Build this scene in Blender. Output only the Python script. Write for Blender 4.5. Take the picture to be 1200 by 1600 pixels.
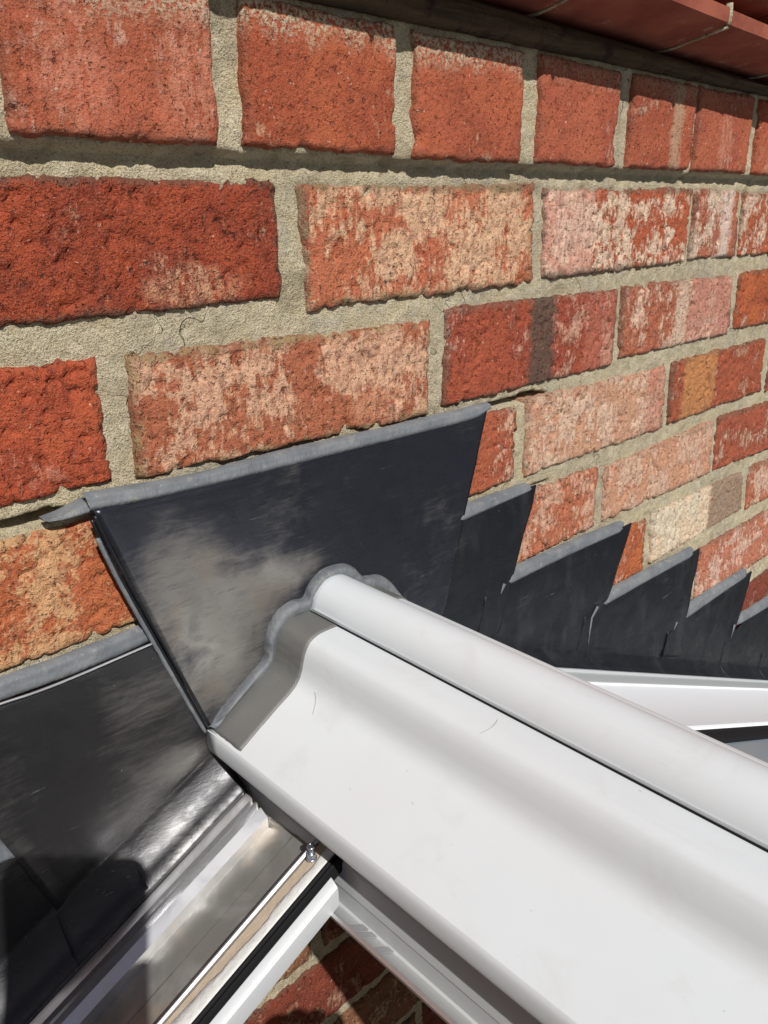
import bpy, bmesh, math, random
import numpy as np
from mathutils import Vector, Matrix
R_ = math.radians
scene = bpy.context.scene
for o in list(bpy.data.objects): bpy.data.objects.remove(o)

# ------------------------------------------------------------------ camera
YAW, PITCH, ROLL = -7.56658654e-01, -3.55712447e-01, 1.18936053e-02
CAM = np.array([-2.84414163e-01, -3.69893557e-01, 5.04177701e-02])
FPX = 1259.57                       # focal length for a 1200 px wide picture
def _rot(a, b, c):
    ca, sa, cb, sb, cc, sc = math.cos(a), math.sin(a), math.cos(b), math.sin(b), math.cos(c), math.sin(c)
    Rz = np.array([[ca, -sa, 0], [sa, ca, 0], [0, 0, 1]])
    Rx = np.array([[1, 0, 0], [0, cb, -sb], [0, sb, cb]])
    Ry = np.array([[cc, 0, sc], [0, 1, 0], [-sc, 0, cc]])
    return Rz @ Rx @ Ry
RC = _rot(YAW, PITCH, ROLL)
cam = bpy.data.cameras.new('camera'); camo = bpy.data.objects.new('camera', cam)
scene.collection.objects.link(camo); scene.camera = camo
cam.sensor_fit = 'HORIZONTAL'; cam.sensor_width = 36; cam.lens = 36 * FPX / 1200
cam.clip_start = 0.004; cam.clip_end = 500
m = np.eye(4); m[:3, 0] = RC[:, 0]; m[:3, 1] = RC[:, 2]; m[:3, 2] = -RC[:, 1]; m[:3, 3] = CAM
camo.matrix_world = Matrix(m.tolist())
# ------------------------------------------------------------------ light
SUN = np.array([.147, .37, -.365]); SUN /= np.linalg.norm(SUN)      # direction the light travels
sl = bpy.data.lights.new('sun', 'SUN'); sl.energy = 5.0; sl.angle = R_(0.53); sl.color = (1, .982, .95)
so = bpy.data.objects.new('sun', sl); scene.collection.objects.link(so)
so.rotation_euler = Vector(SUN.tolist()).to_track_quat('-Z', 'Y').to_euler()
so.location = (-1, -3, 3)
world = bpy.data.worlds.new('World'); scene.world = world; world.use_nodes = True
wn = world.node_tree; wn.nodes.clear()
sky = wn.nodes.new('ShaderNodeTexSky'); sky.sky_type = 'NISHITA'; sky.sun_disc = False
sky.sun_elevation = math.asin(-SUN[2])
# azimuth: Blender sky sun_rotation is measured clockwise from +Y
sky.sun_rotation = math.atan2(-SUN[0], -SUN[1])
sky.air_density = 1.0; sky.dust_density = 1.2; sky.ozone_density = 1.0
bg = wn.nodes.new('ShaderNodeBackground'); bg.inputs[1].default_value = 0.05
wo = wn.nodes.new('ShaderNodeOutputWorld')
wn.links.new(sky.outputs[0], bg.inputs[0]); wn.links.new(bg.outputs[0], wo.inputs[0])
vs = scene.view_settings; vs.view_transform = 'Standard'; vs.look = 'None'; vs.exposure = -0.12; vs.gamma = 1
vs.use_curve_mapping = False
scene.render.engine = 'CYCLES'

# ------------------------------------------------------------------ helpers
rng = np.random.default_rng(7); random.seed(7)
def W(u, v, val=0., ax=1):
    """point where the sight line through photo pixel u,v meets the plane axis=val"""
    d = RC @ np.array([(u - 600) / FPX, 1, -(v - 800) / FPX]); t = (val - CAM[ax]) / d[ax]
    return CAM + t * d
def q(u, v, y=0.):
    h = W(u, v, y); return (h[0], h[2])
def _h(ix, iy, s):
    n = (ix.astype(np.int64) * 374761393 + iy.astype(np.int64) * 668265263 + s * 1442695041) & 0x7fffffff
    n = ((n ^ (n >> 13)) * 1274126177) & 0x7fffffff
    n = ((n ^ (n >> 11)) * 1103515245) & 0x7fffffff
    return ((n ^ (n >> 16)) & 0xffff) / 65535.
def vn(x, y, s=0):
    ix, iy = np.floor(x), np.floor(y); fx, fy = x - ix, y - iy
    fx = fx * fx * (3 - 2 * fx); fy = fy * fy * (3 - 2 * fy)
    a, b, c, d = _h(ix, iy, s), _h(ix + 1, iy, s), _h(ix, iy + 1, s), _h(ix + 1, iy + 1, s)
    return (a * (1 - fx) + b * fx) * (1 - fy) + (c * (1 - fx) + d * fx) * fy
def fbm(x, y, s=0, o=4, g=.5):
    t = 0; a = 1; n = 0
    for i in range(o): t = t + a * vn(x * 2 ** i + 17 * i, y * 2 ** i + 5 * i, s + i); n += a; a *= g
    return t / n - .5
def sstep(a, b, x):
    t = np.clip((x - a) / (b - a), 0, 1); return t * t * (3 - 2 * t)

def mk(name, verts, faces, mat=None, parent=None, smooth=True, loc=None, sharp=None):
    me = bpy.data.meshes.new(name)
    me.from_pydata([tuple(map(float, v)) for v in verts], [], faces); me.update()
    o = bpy.data.objects.new(name, me); scene.collection.objects.link(o)
    if loc is not None: o.location = loc
    if mat: me.materials.append(mat)
    if parent: o.parent = parent
    if smooth: me.polygons.foreach_set('use_smooth', [True] * len(me.polygons))
    if sharp and smooth:
        bm = bmesh.new(); bm.from_mesh(me)
        for e in bm.edges:
            if len(e.link_faces) == 2 and e.calc_face_angle(0) > R_(sharp): e.smooth = False
        bm.to_mesh(me); bm.free()
    return o
def gridf(nx, ny, off=0, flip=False):
    i = np.arange(nx - 1)[None, :] + np.arange(ny - 1)[:, None] * nx + off
    f = np.stack([i, i + 1, i + nx + 1, i + nx], -1).reshape(-1, 4)
    if flip: f = f[:, ::-1]
    return f.tolist()
def thing(name, label, cat, loc=(0, 0, 0), group=None):
    o = bpy.data.objects.new(name, None); scene.collection.objects.link(o); o.location = loc
    o.empty_display_size = .02
    o['label'] = label; o['category'] = cat
    if group: o['group'] = group
    return o
def solid(o, t, off=0., bevel=0.):
    s = o.modifiers.new('s', 'SOLIDIFY'); s.thickness = t; s.offset = off
    if bevel:
        b = o.modifiers.new('b', 'BEVEL'); b.width = bevel; b.segments = 2; b.limit_method = 'ANGLE'; b.angle_limit = R_(40)
    return o
def box(name, p0, p1, mat, parent=None, bevel=.001, rot=None):
    p0, p1 = np.minimum(p0, p1), np.maximum(p0, p1)
    c = (p0 + p1) / 2; h = (p1 - p0) / 2
    v = [(sx * h[0], sy * h[1], sz * h[2]) for sx in (-1, 1) for sy in (-1, 1) for sz in (-1, 1)]
    f = [(0, 1, 3, 2), (4, 6, 7, 5), (0, 4, 5, 1), (2, 3, 7, 6), (0, 2, 6, 4), (1, 5, 7, 3)]
    o = mk(name, v, f, mat, parent, smooth=False, loc=tuple(c))
    if rot: o.rotation_euler = rot
    if bevel:
        b = o.modifiers.new('b', 'BEVEL'); b.width = bevel; b.segments = 2
    return o
def loft(name, rows, mat, parent=None, closed=False, sharp=35, caps=False, flip=False):
    """rows: list of equally long point lists"""
    n = len(rows[0]); V = [p for r in rows for p in r]; F = []
    for i in range(len(rows) - 1):
        for j in range(n if closed else n - 1):
            a, b = i * n + j, i * n + (j + 1) % n
            F.append((a, b, b + n, a + n) if not flip else (a, a + n, b + n, b))
    if caps:
        F.append(tuple(range(n))[::-1] if not flip else tuple(range(n)))
        k = (len(rows) - 1) * n
        F.append(tuple(range(k, k + n)) if not flip else tuple(range(k, k + n))[::-1])
    return mk(name, V, F, mat, parent, sharp=sharp)
def tube(name, pts, r, mat, parent=None, seg=10, squash=None, wob=0., caps=True):
    pts = [np.array(p, float) for p in pts]; rows = []
    rs = r if hasattr(r, '__len__') else [r] * len(pts)
    for i, p in enumerate(pts):
        t = pts[min(i + 1, len(pts) - 1)] - pts[max(i - 1, 0)]; t /= np.linalg.norm(t) + 1e-9
        up = np.array([0, 1, 0.]) if abs(t[1]) < .9 else np.array([0, 0, 1.])
        a = np.cross(t, up); a /= np.linalg.norm(a); b = np.cross(t, a)
        rr = rs[i] * (1 + wob * (random.random() - .5))
        sq = squash or (1, 1)
        rows.append([p + a * rr * sq[0] * math.cos(2 * math.pi * k / seg) + b * rr * sq[1] * math.sin(2 * math.pi * k / seg) for k in range(seg)])
    return loft(name, rows, mat, parent, closed=True, sharp=None, caps=caps)
def smooth_path(pts, n=8):
    P = [np.array(p, float) for p in pts]; out = []
    for i in range(len(P) - 1):
        a, b, c, d = P[max(i - 1, 0)], P[i], P[i + 1], P[min(i + 2, len(P) - 1)]
        for k in range(n):
            t = k / n
            out.append(.5 * ((2 * b) + (c - a) * t + (2 * a - 5 * b + 4 * c - d) * t * t + (3 * b - a - 3 * c + d) * t ** 3))
    out.append(P[-1]); return out

# ------------------------------------------------------------------ material nodes
class NT:
    def __init__(s, name):
        s.m = bpy.data.materials.new(name); s.m.use_nodes = True; s.t = s.m.node_tree; s.t.nodes.clear()
        s.out = s.n('ShaderNodeOutputMaterial'); s.b = s.n('ShaderNodeBsdfPrincipled')
        s.l(s.b.outputs[0], s.out.inputs[0]); s.tc = s.n('ShaderNodeTexCoord')
    def n(s, k): return s.t.nodes.new(k)
    def l(s, a, b): s.t.links.new(a, b)
    def put(s, sock, v):
        if isinstance(v, bpy.types.NodeSocket): s.l(v, sock)
        else:
            if isinstance(v, tuple) and len(v) == 3 and sock.type == 'RGBA': v = (*v, 1)
            sock.default_value = v
    def obj(s, off=(0, 0, 0), scl=(1, 1, 1), rot=(0, 0, 0), src=None):
        mp = s.n('ShaderNodeMapping'); s.l(src or s.tc.outputs['Object'], mp.inputs[0])
        mp.inputs[1].default_value = off; mp.inputs[2].default_value = rot; mp.inputs[3].default_value = scl
        return mp.outputs[0]
    def noise(s, vec, sc, det=4, rough=.55, dist=0.):
        n = s.n('ShaderNodeTexNoise'); s.l(vec, n.inputs['Vector']); n.inputs['Scale'].default_value = sc
        n.inputs['Detail'].default_value = det; n.inputs['Roughness'].default_value = rough; n.inputs['Distortion'].default_value = dist
        return n.outputs[0]
    def voro(s, vec, sc, feat='F1'):
        n = s.n('ShaderNodeTexVoronoi'); s.l(vec, n.inputs['Vector']); n.inputs['Scale'].default_value = sc; n.feature = feat
        return n.outputs[0]
    def math(s, op, a, b=0., c=0., clamp=False):
        n = s.n('ShaderNodeMath'); n.operation = op; n.use_clamp = clamp
        for i, v in enumerate((a, b, c)): s.put(n.inputs[i], v)
        return n.outputs[0]
    def add(s, a, b): return s.math('ADD', a, b)
    def mul(s, a, b): return s.math('MULTIPLY', a, b)
    def ss(s, x, a, b, lo=0., hi=1.):
        n = s.n('ShaderNodeMapRange'); n.interpolation_type = 'SMOOTHSTEP'
        s.put(n.inputs[0], x); n.inputs[1].default_value = a; n.inputs[2].default_value = b
        n.inputs[3].default_value = lo; n.inputs[4].default_value = hi; return n.outputs[0]
    def mix(s, f, a, b):
        n = s.n('ShaderNodeMix'); n.data_type = 'RGBA'; s.put(n.inputs[0], f); s.put(n.inputs[6], a); s.put(n.inputs[7], b)
        return n.outputs[2]
    def sep(s, vec):
        n = s.n('ShaderNodeSeparateXYZ'); s.l(vec, n.inputs[0]); return n.outputs
    def bump(s, h, dist, strength=1., prev=None):
        n = s.n('ShaderNodeBump'); s.put(n.inputs['Height'], h); n.inputs['Distance'].default_value = dist
        n.inputs['Strength'].default_value = strength
        if prev: s.l(prev, n.inputs['Normal'])
        return n.outputs[0]
    def fin(s, col=None, rough=None, metal=None, nrm=None, spec=None, **k):
        if col is not None: s.put(s.b.inputs['Base Color'], col)
        if rough is not None: s.put(s.b.inputs['Roughness'], rough)
        if metal is not None: s.put(s.b.inputs['Metallic'], metal)
        if spec is not None: s.put(s.b.inputs['Specular IOR Level'], spec)
        if nrm is not None: s.l(nrm, s.b.inputs['Normal'])
        for a, v in k.items(): s.put(s.b.inputs[a], v)
        return s.m

def brick_mat(name, base, dark, pale=(.62, .42, .32), amt=-.2, hx=.1075, hz=.0325, seed=0., bands=(), lime=0., grime=.55, rough_tex=.85,
              yellow=0., streak=.35, patches=()):
    t = NT(name); v = t.obj(off=(seed, seed * .7, seed * .3)); raw = t.sep(t.tc.outputs['Object'])
    cloud = t.noise(v, 26, 4, .6); cl2 = t.noise(v, 70, 4, .65, .7)
    grain = t.noise(v, 520, 3, .65); grit = t.noise(v, 1300, 2, .6)
    base = (base[0] * .94, base[1] * .93, base[2] * .72); dark = (dark[0] * .84, dark[1] * .79, dark[2] * .60); pale = (pale[0] * .90, pale[1] * .93, pale[2] * .84)
    col = t.mix(t.ss(cloud, .34, .66), base, dark)
    col = t.mix(t.mul(t.ss(cl2, .5, .75), .45), col, tuple(c * .6 for c in base))
    vs_ = t.obj(off=(seed, 0, 0), scl=(1, 1, streak))
    st = t.noise(vs_, 230, 5, .7, .3); st2 = t.noise(vs_, 60, 3, .6)
    for (cx, cz, rx, rz, colr, s_) in patches:
        dx = t.math('DIVIDE', t.add(raw[0], -cx), rx); dz = t.math('DIVIDE', t.add(raw[2], -cz), rz)
        d = t.math('SQRT', t.add(t.mul(dx, dx), t.mul(dz, dz)))
        d = t.add(d, t.mul(t.add(st2, -.5), 1.6))
        msk = t.mul(t.mul(t.ss(d, 1.25, .5), t.ss(t.add(t.mul(st, .8), t.mul(grain, .4)), .50, .66)), s_); col = t.mix(msk, col, (colr[0], colr[1], colr[2] * .85))
    pm = t.add(t.add(t.mul(st, 1.0), t.mul(t.add(cloud, -.5), 1.7)), t.add(t.mul(t.add(cl2, -.5), .5), amt))
    pm = t.add(pm, t.mul(t.add(grain, -.5), .35)); pm = t.ss(pm, .47, .68)
    col = t.mix(t.mul(pm, .80), col, t.mix(cl2, pale, tuple(min(1, c * 1.15) for c in pale)))
    for (x0, x1, colr, s_) in bands:
        xx = t.add(t.add(raw[0], t.mul(t.add(cl2, -.5), .016)), t.add(t.mul(t.add(st, -.5), .016), t.mul(t.add(grain, -.5), .010)))
        msk = t.mul(t.mul(t.ss(xx, x0 - .005, x0 + .005), t.ss(xx, x1 + .005, x1 - .005)), s_)
        col = t.mix(msk, col, colr)
    mottle = t.mul(t.ss(t.add(t.mul(t.noise(t.obj(off=(seed, 1, 1), scl=(1, 1, .6)), 170, 4, .7), .7), t.mul(cloud, .3)), .50, .62), .55 * rough_tex)  # random dark mottling over the brick face
    col = t.mix(mottle, col, (base[0] * .42, base[1] * .34, base[2] * .40))
    # worn edges, with mortar smears and dirt
    ex = t.add(hx, t.mul(t.math('ABSOLUTE', raw[0]), -1)); ez = t.add(hz, t.mul(t.math('ABSOLUTE', raw[2]), -1))
    ed = t.math('MINIMUM', ex, ez); edn = t.add(ed, t.add(t.mul(t.add(cl2, -.5), -.012), t.mul(t.add(grain, -.5), -.006)))
    if yellow: col = t.mix(t.mul(t.mul(t.ss(edn, .0055, .0), t.ss(cl2, .42, .62)), yellow), col, (.46, .31, .13))
    col = t.mix(t.mul(t.ss(edn, .0055, .0003), grime), col, (.09, .065, .045))
    if lime:
        lz = t.add(t.add(raw[2], -hz), t.mul(t.add(st2, -.5), .03))
        lm = t.mul(t.mul(t.ss(lz, -.020, -.004), t.ss(grain, .40, .60)), lime)
        col = t.mix(lm, col, (.50, .42, .29))
    spk = t.ss(t.noise(v, 330, 2, .5), .70, .75)
    col = t.mix(t.mul(spk, .55), col, (.62, .50, .38))
    pit = t.ss(t.noise(t.obj(off=(seed, 3, 3)), 340, 3, .65), .40, .33)
    col = t.mix(t.mul(t.mul(pit, t.ss(cl2, .35, .6)), .7 * rough_tex), col, (.045, .02, .014))
    col = t.mix(t.ss(grit, .40, .7), col, t.mix(.07, col, (.9, .7, .5)))
    h = t.add(t.add(t.mul(st, 1.0), t.mul(grain, .9)), t.add(t.mul(grit, .3), t.mul(pit, -1.5)))
    nr = t.bump(h, .0024 * rough_tex, 1.)
    return t.fin(col, .88, 0., nr, .25)

RED = (.40, .082, .042); DEEP = (.29, .052, .03); ORG = (.50, .125, .05); PINK = (.50, .17, .12); SAL = (.66, .36, .26); CRM = (.72, .50, .40)
WHT = (.74, .58, .48)
G_MATS = [brick_mat('brick_red', RED, DEEP, seed=1.3, amt=-.14),
          brick_mat('brick_salmon', PINK, RED, SAL, amt=0., seed=5.1, yellow=.3),
          brick_mat('brick_pale', PINK, SAL, CRM, amt=.1, seed=9.7),
          brick_mat('brick_orange', ORG, RED, SAL, amt=-.12, seed=13.7)]

# mortar
t = NT('mortar'); v = t.obj()
c1 = t.noise(v, 11, 4, .6, .6); c2 = t.noise(v, 110, 4, .65); g = t.noise(v, 900, 3, .7); gg = t.noise(v, 2200, 1, .5); c3 = t.noise(t.obj(off=(4, 2, 1)), 34, 4, .6, 1.)
col = t.mix(t.ss(c1, .38, .62), (.66, .55, .345), (.54, .455, .305)); col = t.mix(t.ss(c2, .35, .75), col, (.74, .645, .46))
col = t.mix(t.mul(t.ss(c3, .54, .70), .55), col, (.30, .245, .155)); col = t.mix(t.mul(t.ss(c3, .44, .36), .35), col, (.42, .40, .34))
col = t.mix(t.mul(t.ss(g, .50, .66), .7), col, (.20, .155, .10)); col = t.mix(t.mul(t.ss(gg, .62, .72), .7), col, (.70, .62, .46))
crk = t.math('ABSOLUTE', t.add(t.noise(v, 22, 3, .5, .3), -.5)); crk = t.mul(t.ss(crk, .004, .0005), t.ss(c1, .52, .60))
col = t.mix(t.mul(crk, .25), col, (.07, .055, .04))
MORTAR = t.fin(col, .95, 0., t.bump(t.add(t.add(t.mul(c2, 1.8), t.mul(g, 1.1)), t.add(t.mul(gg, .5), t.mul(crk, -1.5))), .0022, 1.), .15)

def lead_mat(name, base, pat, amt, rlo, rhi, metal=.8, smear=0., patches=(), warm=.35):
    t = NT(name); v = t.obj(); raw = t.sep(t.n('ShaderNodeNewGeometry').outputs['Position'])
    ani = t.obj(scl=(.35, 1, 2.2), rot=(0, R_(-38), 0))
    c = t.noise(v, 13, 4, .55, .5); c2 = t.noise(v, 48, 5, .65, .8); br = t.noise(ani, 150, 6, .75, .4)
    f = t.noise(v, 900, 2, .6)
    base_m = t.add(t.add(c, t.mul(t.add(br, -.5), .22)), t.add(t.mul(t.add(c2, -.5), .25), amt))
    for (px, pz, rx, rz, st_) in patches:          # placed pale patches; on the big sheet the ridge's reflection painted with oxide
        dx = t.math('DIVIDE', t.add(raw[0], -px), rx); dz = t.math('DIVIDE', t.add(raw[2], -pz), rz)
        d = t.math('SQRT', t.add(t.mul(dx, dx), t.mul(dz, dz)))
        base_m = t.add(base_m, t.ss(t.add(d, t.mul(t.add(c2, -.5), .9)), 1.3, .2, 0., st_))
    mm = t.ss(t.add(base_m, t.mul(t.add(br, -.5), .35)), .40, .98)
    col = t.mix(mm, base, pat)
    col = t.mix(t.mul(t.mul(t.ss(t.noise(t.obj(off=(3, 1, 2)), 24, 3), .5, .72), mm), warm), col, (pat[0] * 1.05, pat[1] * .80, pat[2] * .60))
    col = t.mix(t.mul(t.ss(br, .54, .70), t.mul(mm, .35)), col, base)
    sc = t.ss(t.noise(t.obj(scl=(.06, 1, 1.4), rot=(0, R_(-34), 0)), 420, 2, .5), .70, .74)
    sp = t.ss(t.noise(v, 420, 2, .5), .755, .775)
    wht = t.mul(t.math('MAXIMUM', t.mul(sc, .5), sp), t.ss(c2, .5, .62))
    col = t.mix(t.mul(wht, .6), col, (.42, .42, .43))
    if smear:
        dr = t.ss(t.noise(t.obj(scl=(1, 1, .4)), 40, 4, .6), .50, .75)
        col = t.mix(t.mul(dr, smear), col, (.09, .093, .096))
    ro = t.add(t.ss(t.add(t.mul(c2, .5), t.mul(br, .5)), .35, .65, rlo, rhi), t.mul(mm, .06))
    h = t.add(t.mul(br, .35), t.add(t.mul(c2, .6), t.mul(f, .05)))
    return t.fin(col, ro, metal, t.bump(h, .0009, .5), .4)
LEAD = lead_mat('lead_patina_reflection', (.040, .042, .054), (.26, .245, .225), -.09, .20, .40, .62, patches=[(-.092, -.140, .036, .055, .50), (-.050, -.160, .045, .030, .40), (-.070, -.200, .036, .045, .40), (-.015, -.150, .035, .014, .22)])  # patches paint in the white ridge's reflection beside real patina
LEAD_L = lead_mat('lead_dark_brown', (.036, .035, .037), (.20, .19, .178), -.08, .28, .48, .55, patches=[(-.125, -.190, .03, .02, .25), (-.10, -.245, .03, .012, .3)])
LEAD_R = lead_mat('lead_black', (.011, .0125, .0155), (.034, .036, .040), -.06, .36, .55, .25, smear=.22)
t = NT('sealant_grey'); v = t.obj(); a = t.noise(v, 60, 3, .5); b_ = t.noise(t.obj(scl=(1, 1, .4)), 300, 3, .6)
col = t.mix(t.ss(a, .3, .7), (.125, .135, .145), (.175, .183, .188)); col = t.mix(t.mul(t.ss(t.noise(v, 300, 4, .7), .66, .72), .5), col, (.42, .43, .43)); col = t.mix(t.mul(t.ss(t.noise(t.obj(off=(1, 5, 2)), 90, 4, .7), .56, .70), .45), col, (.27, .255, .22))
SEAL = t.fin(col, t.ss(b_, .3, .7, .48, .68), 0., t.bump(t.add(a, t.mul(b_, .6)), .0020, .8), .35)
t = NT('upvc_white'); v = t.obj(); a = t.noise(v, 7, 4, .55); b_ = t.noise(t.obj(scl=(3, .12, 3)), 50, 4, .65); d_ = t.noise(v, 34, 5, .65, .8)
col = t.mix(t.ss(a, .35, .7), (.640, .668, .682), (.632, .645, .652)); col = t.mix(t.mul(t.ss(d_, .52, .74), .22), col, (.50, .47, .43))
col = t.mix(t.mul(t.ss(b_, .56, .72), .12), col, (.48, .47, .45)); sp = t.ss(t.noise(v, 210, 2, .5), .775, .79)
scr = t.ss(t.noise(t.obj(scl=(1.4, .05, 1.4), rot=(0, 0, R_(7))), 700, 2, .5), .715, .735)
col = t.mix(t.mul(sp, .35), col, (.35, .30, .27)); col = t.mix(t.mul(t.mul(scr, t.ss(d_, .45, .6)), .22), col, (.40, .40, .40))
UPVC = t.fin(col, t.ss(t.add(t.mul(b_, .5), t.mul(d_, .5)), .3, .7, .30, .46), 0., t.bump(t.add(t.noise(v, 16, 2), t.mul(t.noise(v, 2500, 1), .03)), .0010, .28), .4)
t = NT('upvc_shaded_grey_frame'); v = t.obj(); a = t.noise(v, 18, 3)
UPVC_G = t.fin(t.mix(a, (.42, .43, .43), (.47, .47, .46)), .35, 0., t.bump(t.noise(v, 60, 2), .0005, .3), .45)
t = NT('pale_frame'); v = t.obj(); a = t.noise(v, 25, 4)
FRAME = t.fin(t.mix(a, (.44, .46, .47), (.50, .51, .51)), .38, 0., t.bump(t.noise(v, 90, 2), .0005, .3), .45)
t = NT('flashing_tape'); v = t.obj(); a = t.noise(v, 1500, 2, .6); a2 = t.noise(v, 30, 3)
TAPE = t.fin(t.mix(a2, (.155, .155, .145), (.195, .19, .178)), .5, .25, t.bump(a, .0006, .6), .5)
t = NT('mill_aluminium'); v = t.obj(rot=(0, R_(-25), 0)); a = t.noise(t.obj(src=v, scl=(.03, 1, 1)), 700, 3, .6); a2 = t.noise(v, 28, 4, .6, 1.)
col = t.mix(t.ss(a2, .35, .7), (.74, .74, .75), (.62, .62, .62)); col = t.mix(t.mul(t.ss(t.noise(v, 45, 4, .7), .60, .72), .15), col, (.50, .42, .33))
ALU = t.fin(col, t.ss(a2, .3, .7, .30, .44), .9, None)
t = NT('dull_aluminium'); v = t.obj(rot=(0, R_(-25), 0)); a = t.noise(t.obj(src=v, scl=(.04, 1, 1)), 400, 3, .6); a2 = t.noise(t.obj(src=v, scl=(.22, 1, 1)), 34, 4, .55, .5)
col = t.mix(t.ss(a2, .35, .62), (.38, .37, .35), (.24, .23, .21)); col = t.mix(t.mul(t.ss(t.noise(v, 30, 3), .55, .7), .35), col, (.5, .38, .27))
ALU_D = t.fin(col, t.ss(a2, .3, .7, .46, .60), .6, t.bump(a, .0003, .4))
t = NT('rubber_black'); RUB = t.fin((.010, .010, .011), .8, 0., t.bump(t.noise(t.obj(), 200, 2), .0004, .3), .2)
t = NT('putty_tan'); v = t.obj(); a = t.noise(v, 120, 4, .6)
PUTTY = t.fin(t.mix(a, (.33, .255, .18), (.46, .38, .29)), .8, 0., t.bump(t.noise(v, 350, 3), .001, .6), .3)
t = NT('white_sealant'); v = t.obj(); WSEAL = t.fin(t.mix(t.noise(v, 90, 3), (.60, .59, .56), (.68, .67, .65)), .55, 0., t.bump(t.noise(v, 260, 3), .0012, .6), .4)
t = NT('zinc'); ZINC = t.fin(t.mix(t.noise(t.obj(), 300, 3), (.42, .47, .52), (.6, .63, .66)), .3, .9)
t = NT('quarry_tile'); v = t.obj(); a = t.noise(v, 30, 4, .6); g = t.noise(v, 420, 3, .6)
col = t.mix(t.ss(a, .3, .7), (.30, .088, .05), (.20, .05, .03)); col = t.mix(t.mul(t.ss(t.noise(v, 38, 4, .7), .60, .68), .7), col, (.34, .20, .12))
TILE = t.fin(col, .8, 0., t.bump(t.add(a, t.mul(g, .4)), .0012, .6), .3)
t = NT('weathered_timber'); v = t.obj(scl=(.08, 1, 1)); a = t.noise(v, 160, 5, .7); b_ = t.noise(t.obj(), 60, 4, .7)
col = t.mix(t.ss(a, .3, .7), (.05, .034, .02), (.11, .075, .042)); col = t.mix(t.ss(b_, .54, .66), col, (.04, .022, .016))
TIMB = t.fin(col, .9, 0., t.bump(t.add(a, t.mul(b_, 1.)), .004, .8), .2)
t = NT('sky_toned_glazing'); GLASS = t.fin((.30, .37, .42), .22, 0., None, .5)  # opaque grey-blue base stands in for sky reflected in the glass
t = NT('ground_paving'); v = t.obj(); a = t.noise(v, 3, 5); g = t.noise(v, 60, 4)
GROUND = t.fin(t.mix(a, (.05, .046, .038), (.08, .072, .06)), .9, 0., t.bump(g, .01, .5))

# ------------------------------------------------------------------ ground
gr = mk('ground', [(-60, -60, -2.55), (60, -60, -2.55), (60, 60, -2.55), (-60, 60, -2.55)], [(0, 1, 2, 3)], GROUND, smooth=False)
gr['kind'] = 'structure'

# ------------------------------------------------------------------ brick wall
wall = thing('brick_wall', 'old red brick wall with pale efflorescence and buff mortar joints', 'wall', (0, 0, -2.55))
def child(o, parent=wall):
    o.parent = parent; o.matrix_parent_inverse = Matrix.Translation(-Vector(parent.location)); return o
def make_brick(cs, mat, y0=0., res=.0016, amp=1., seed=0, depth=.06, rough=1.):
    TL, TR, BR, BL = [np.array(c, float) for c in cs]
    c = (TL + TR + BR + BL) / 4
    w = np.linalg.norm(TR - TL); h = np.linalg.norm(TL - BL)
    nx, nz = max(int(w / res), 6), max(int(h / res), 5)
    U, V = np.meshgrid(np.linspace(0, 1, nx), np.linspace(0, 1, nz))
    P = (BL[None, None] * ((1 - U) * (1 - V))[..., None] + BR * (U * (1 - V))[..., None] + TL * ((1 - U) * V)[..., None] + TR * (U * V)[..., None])
    X, Z = P[..., 0], P[..., 1]
    ed = np.minimum(np.minimum(U, 1 - U) * w, np.minimum(V, 1 - V) * h)
    # uneven outline
    oa = .0021 * amp; fall = np.exp(-ed / .006)
    X2 = X + fall * oa * 2 * fbm(Z * 110 + seed, X * 60, seed, 3); Z2 = Z + fall * oa * 2 * fbm(X * 110 + seed, Z * 60 + 9, seed + 5, 3)
    r = .0018 + .0020 * (fbm(X * 60, Z * 60, seed + 3, 3) + .5)
    rnd = np.where(ed < r, r - np.sqrt(np.maximum(r * r - (r - ed) ** 2, 0)), 0)
    chip = .004 * sstep(.16, .30, fbm(X * 90, Z * 90, seed + 11, 3)) * np.exp(-ed / .004)
    sx = .5
    rel = .0011 * fbm(X * 45, Z * 45, seed + 20, 4) + rough * (.0016 * fbm(X * 240, Z * 240 * sx, seed + 30, 3) - .0018 * sstep(.10, .20, -fbm(X * 230, Z * 230, seed + 41, 3)))
    Y = y0 + rnd * .9 + chip - rel
    V3 = np.stack([X2 - c[0], Y - y0, Z2 - c[1]], -1).reshape(-1, 3)
    F = gridf(nx, nz)
    # sides
    ring = [i for i in range(nx)] + [(j + 1) * nx - 1 for j in range(1, nz)] + [nz * nx - 1 - i for i in range(1, nx)] + [(nz - 1 - j) * nx for j in range(1, nz - 1)]
    base = len(V3); back = V3[ring].copy(); back[:, 1] = depth
    V3 = np.concatenate([V3, back]); n = len(ring)
    for k in range(n): F.append((ring[k], base + k, base + (k + 1) % n, ring[(k + 1) % n]))
    return child(mk('brick', V3, F, mat, None, True, loc=(c[0], y0, c[1])))
def bm_(i, hx=.1075, hz=.0325, **k): return brick_mat('brick_skin_%d' % i, k.pop('base', RED), k.pop('dark', DEEP), hx=hx, hz=hz, seed=i * 3.7 + 1, **k)

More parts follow.
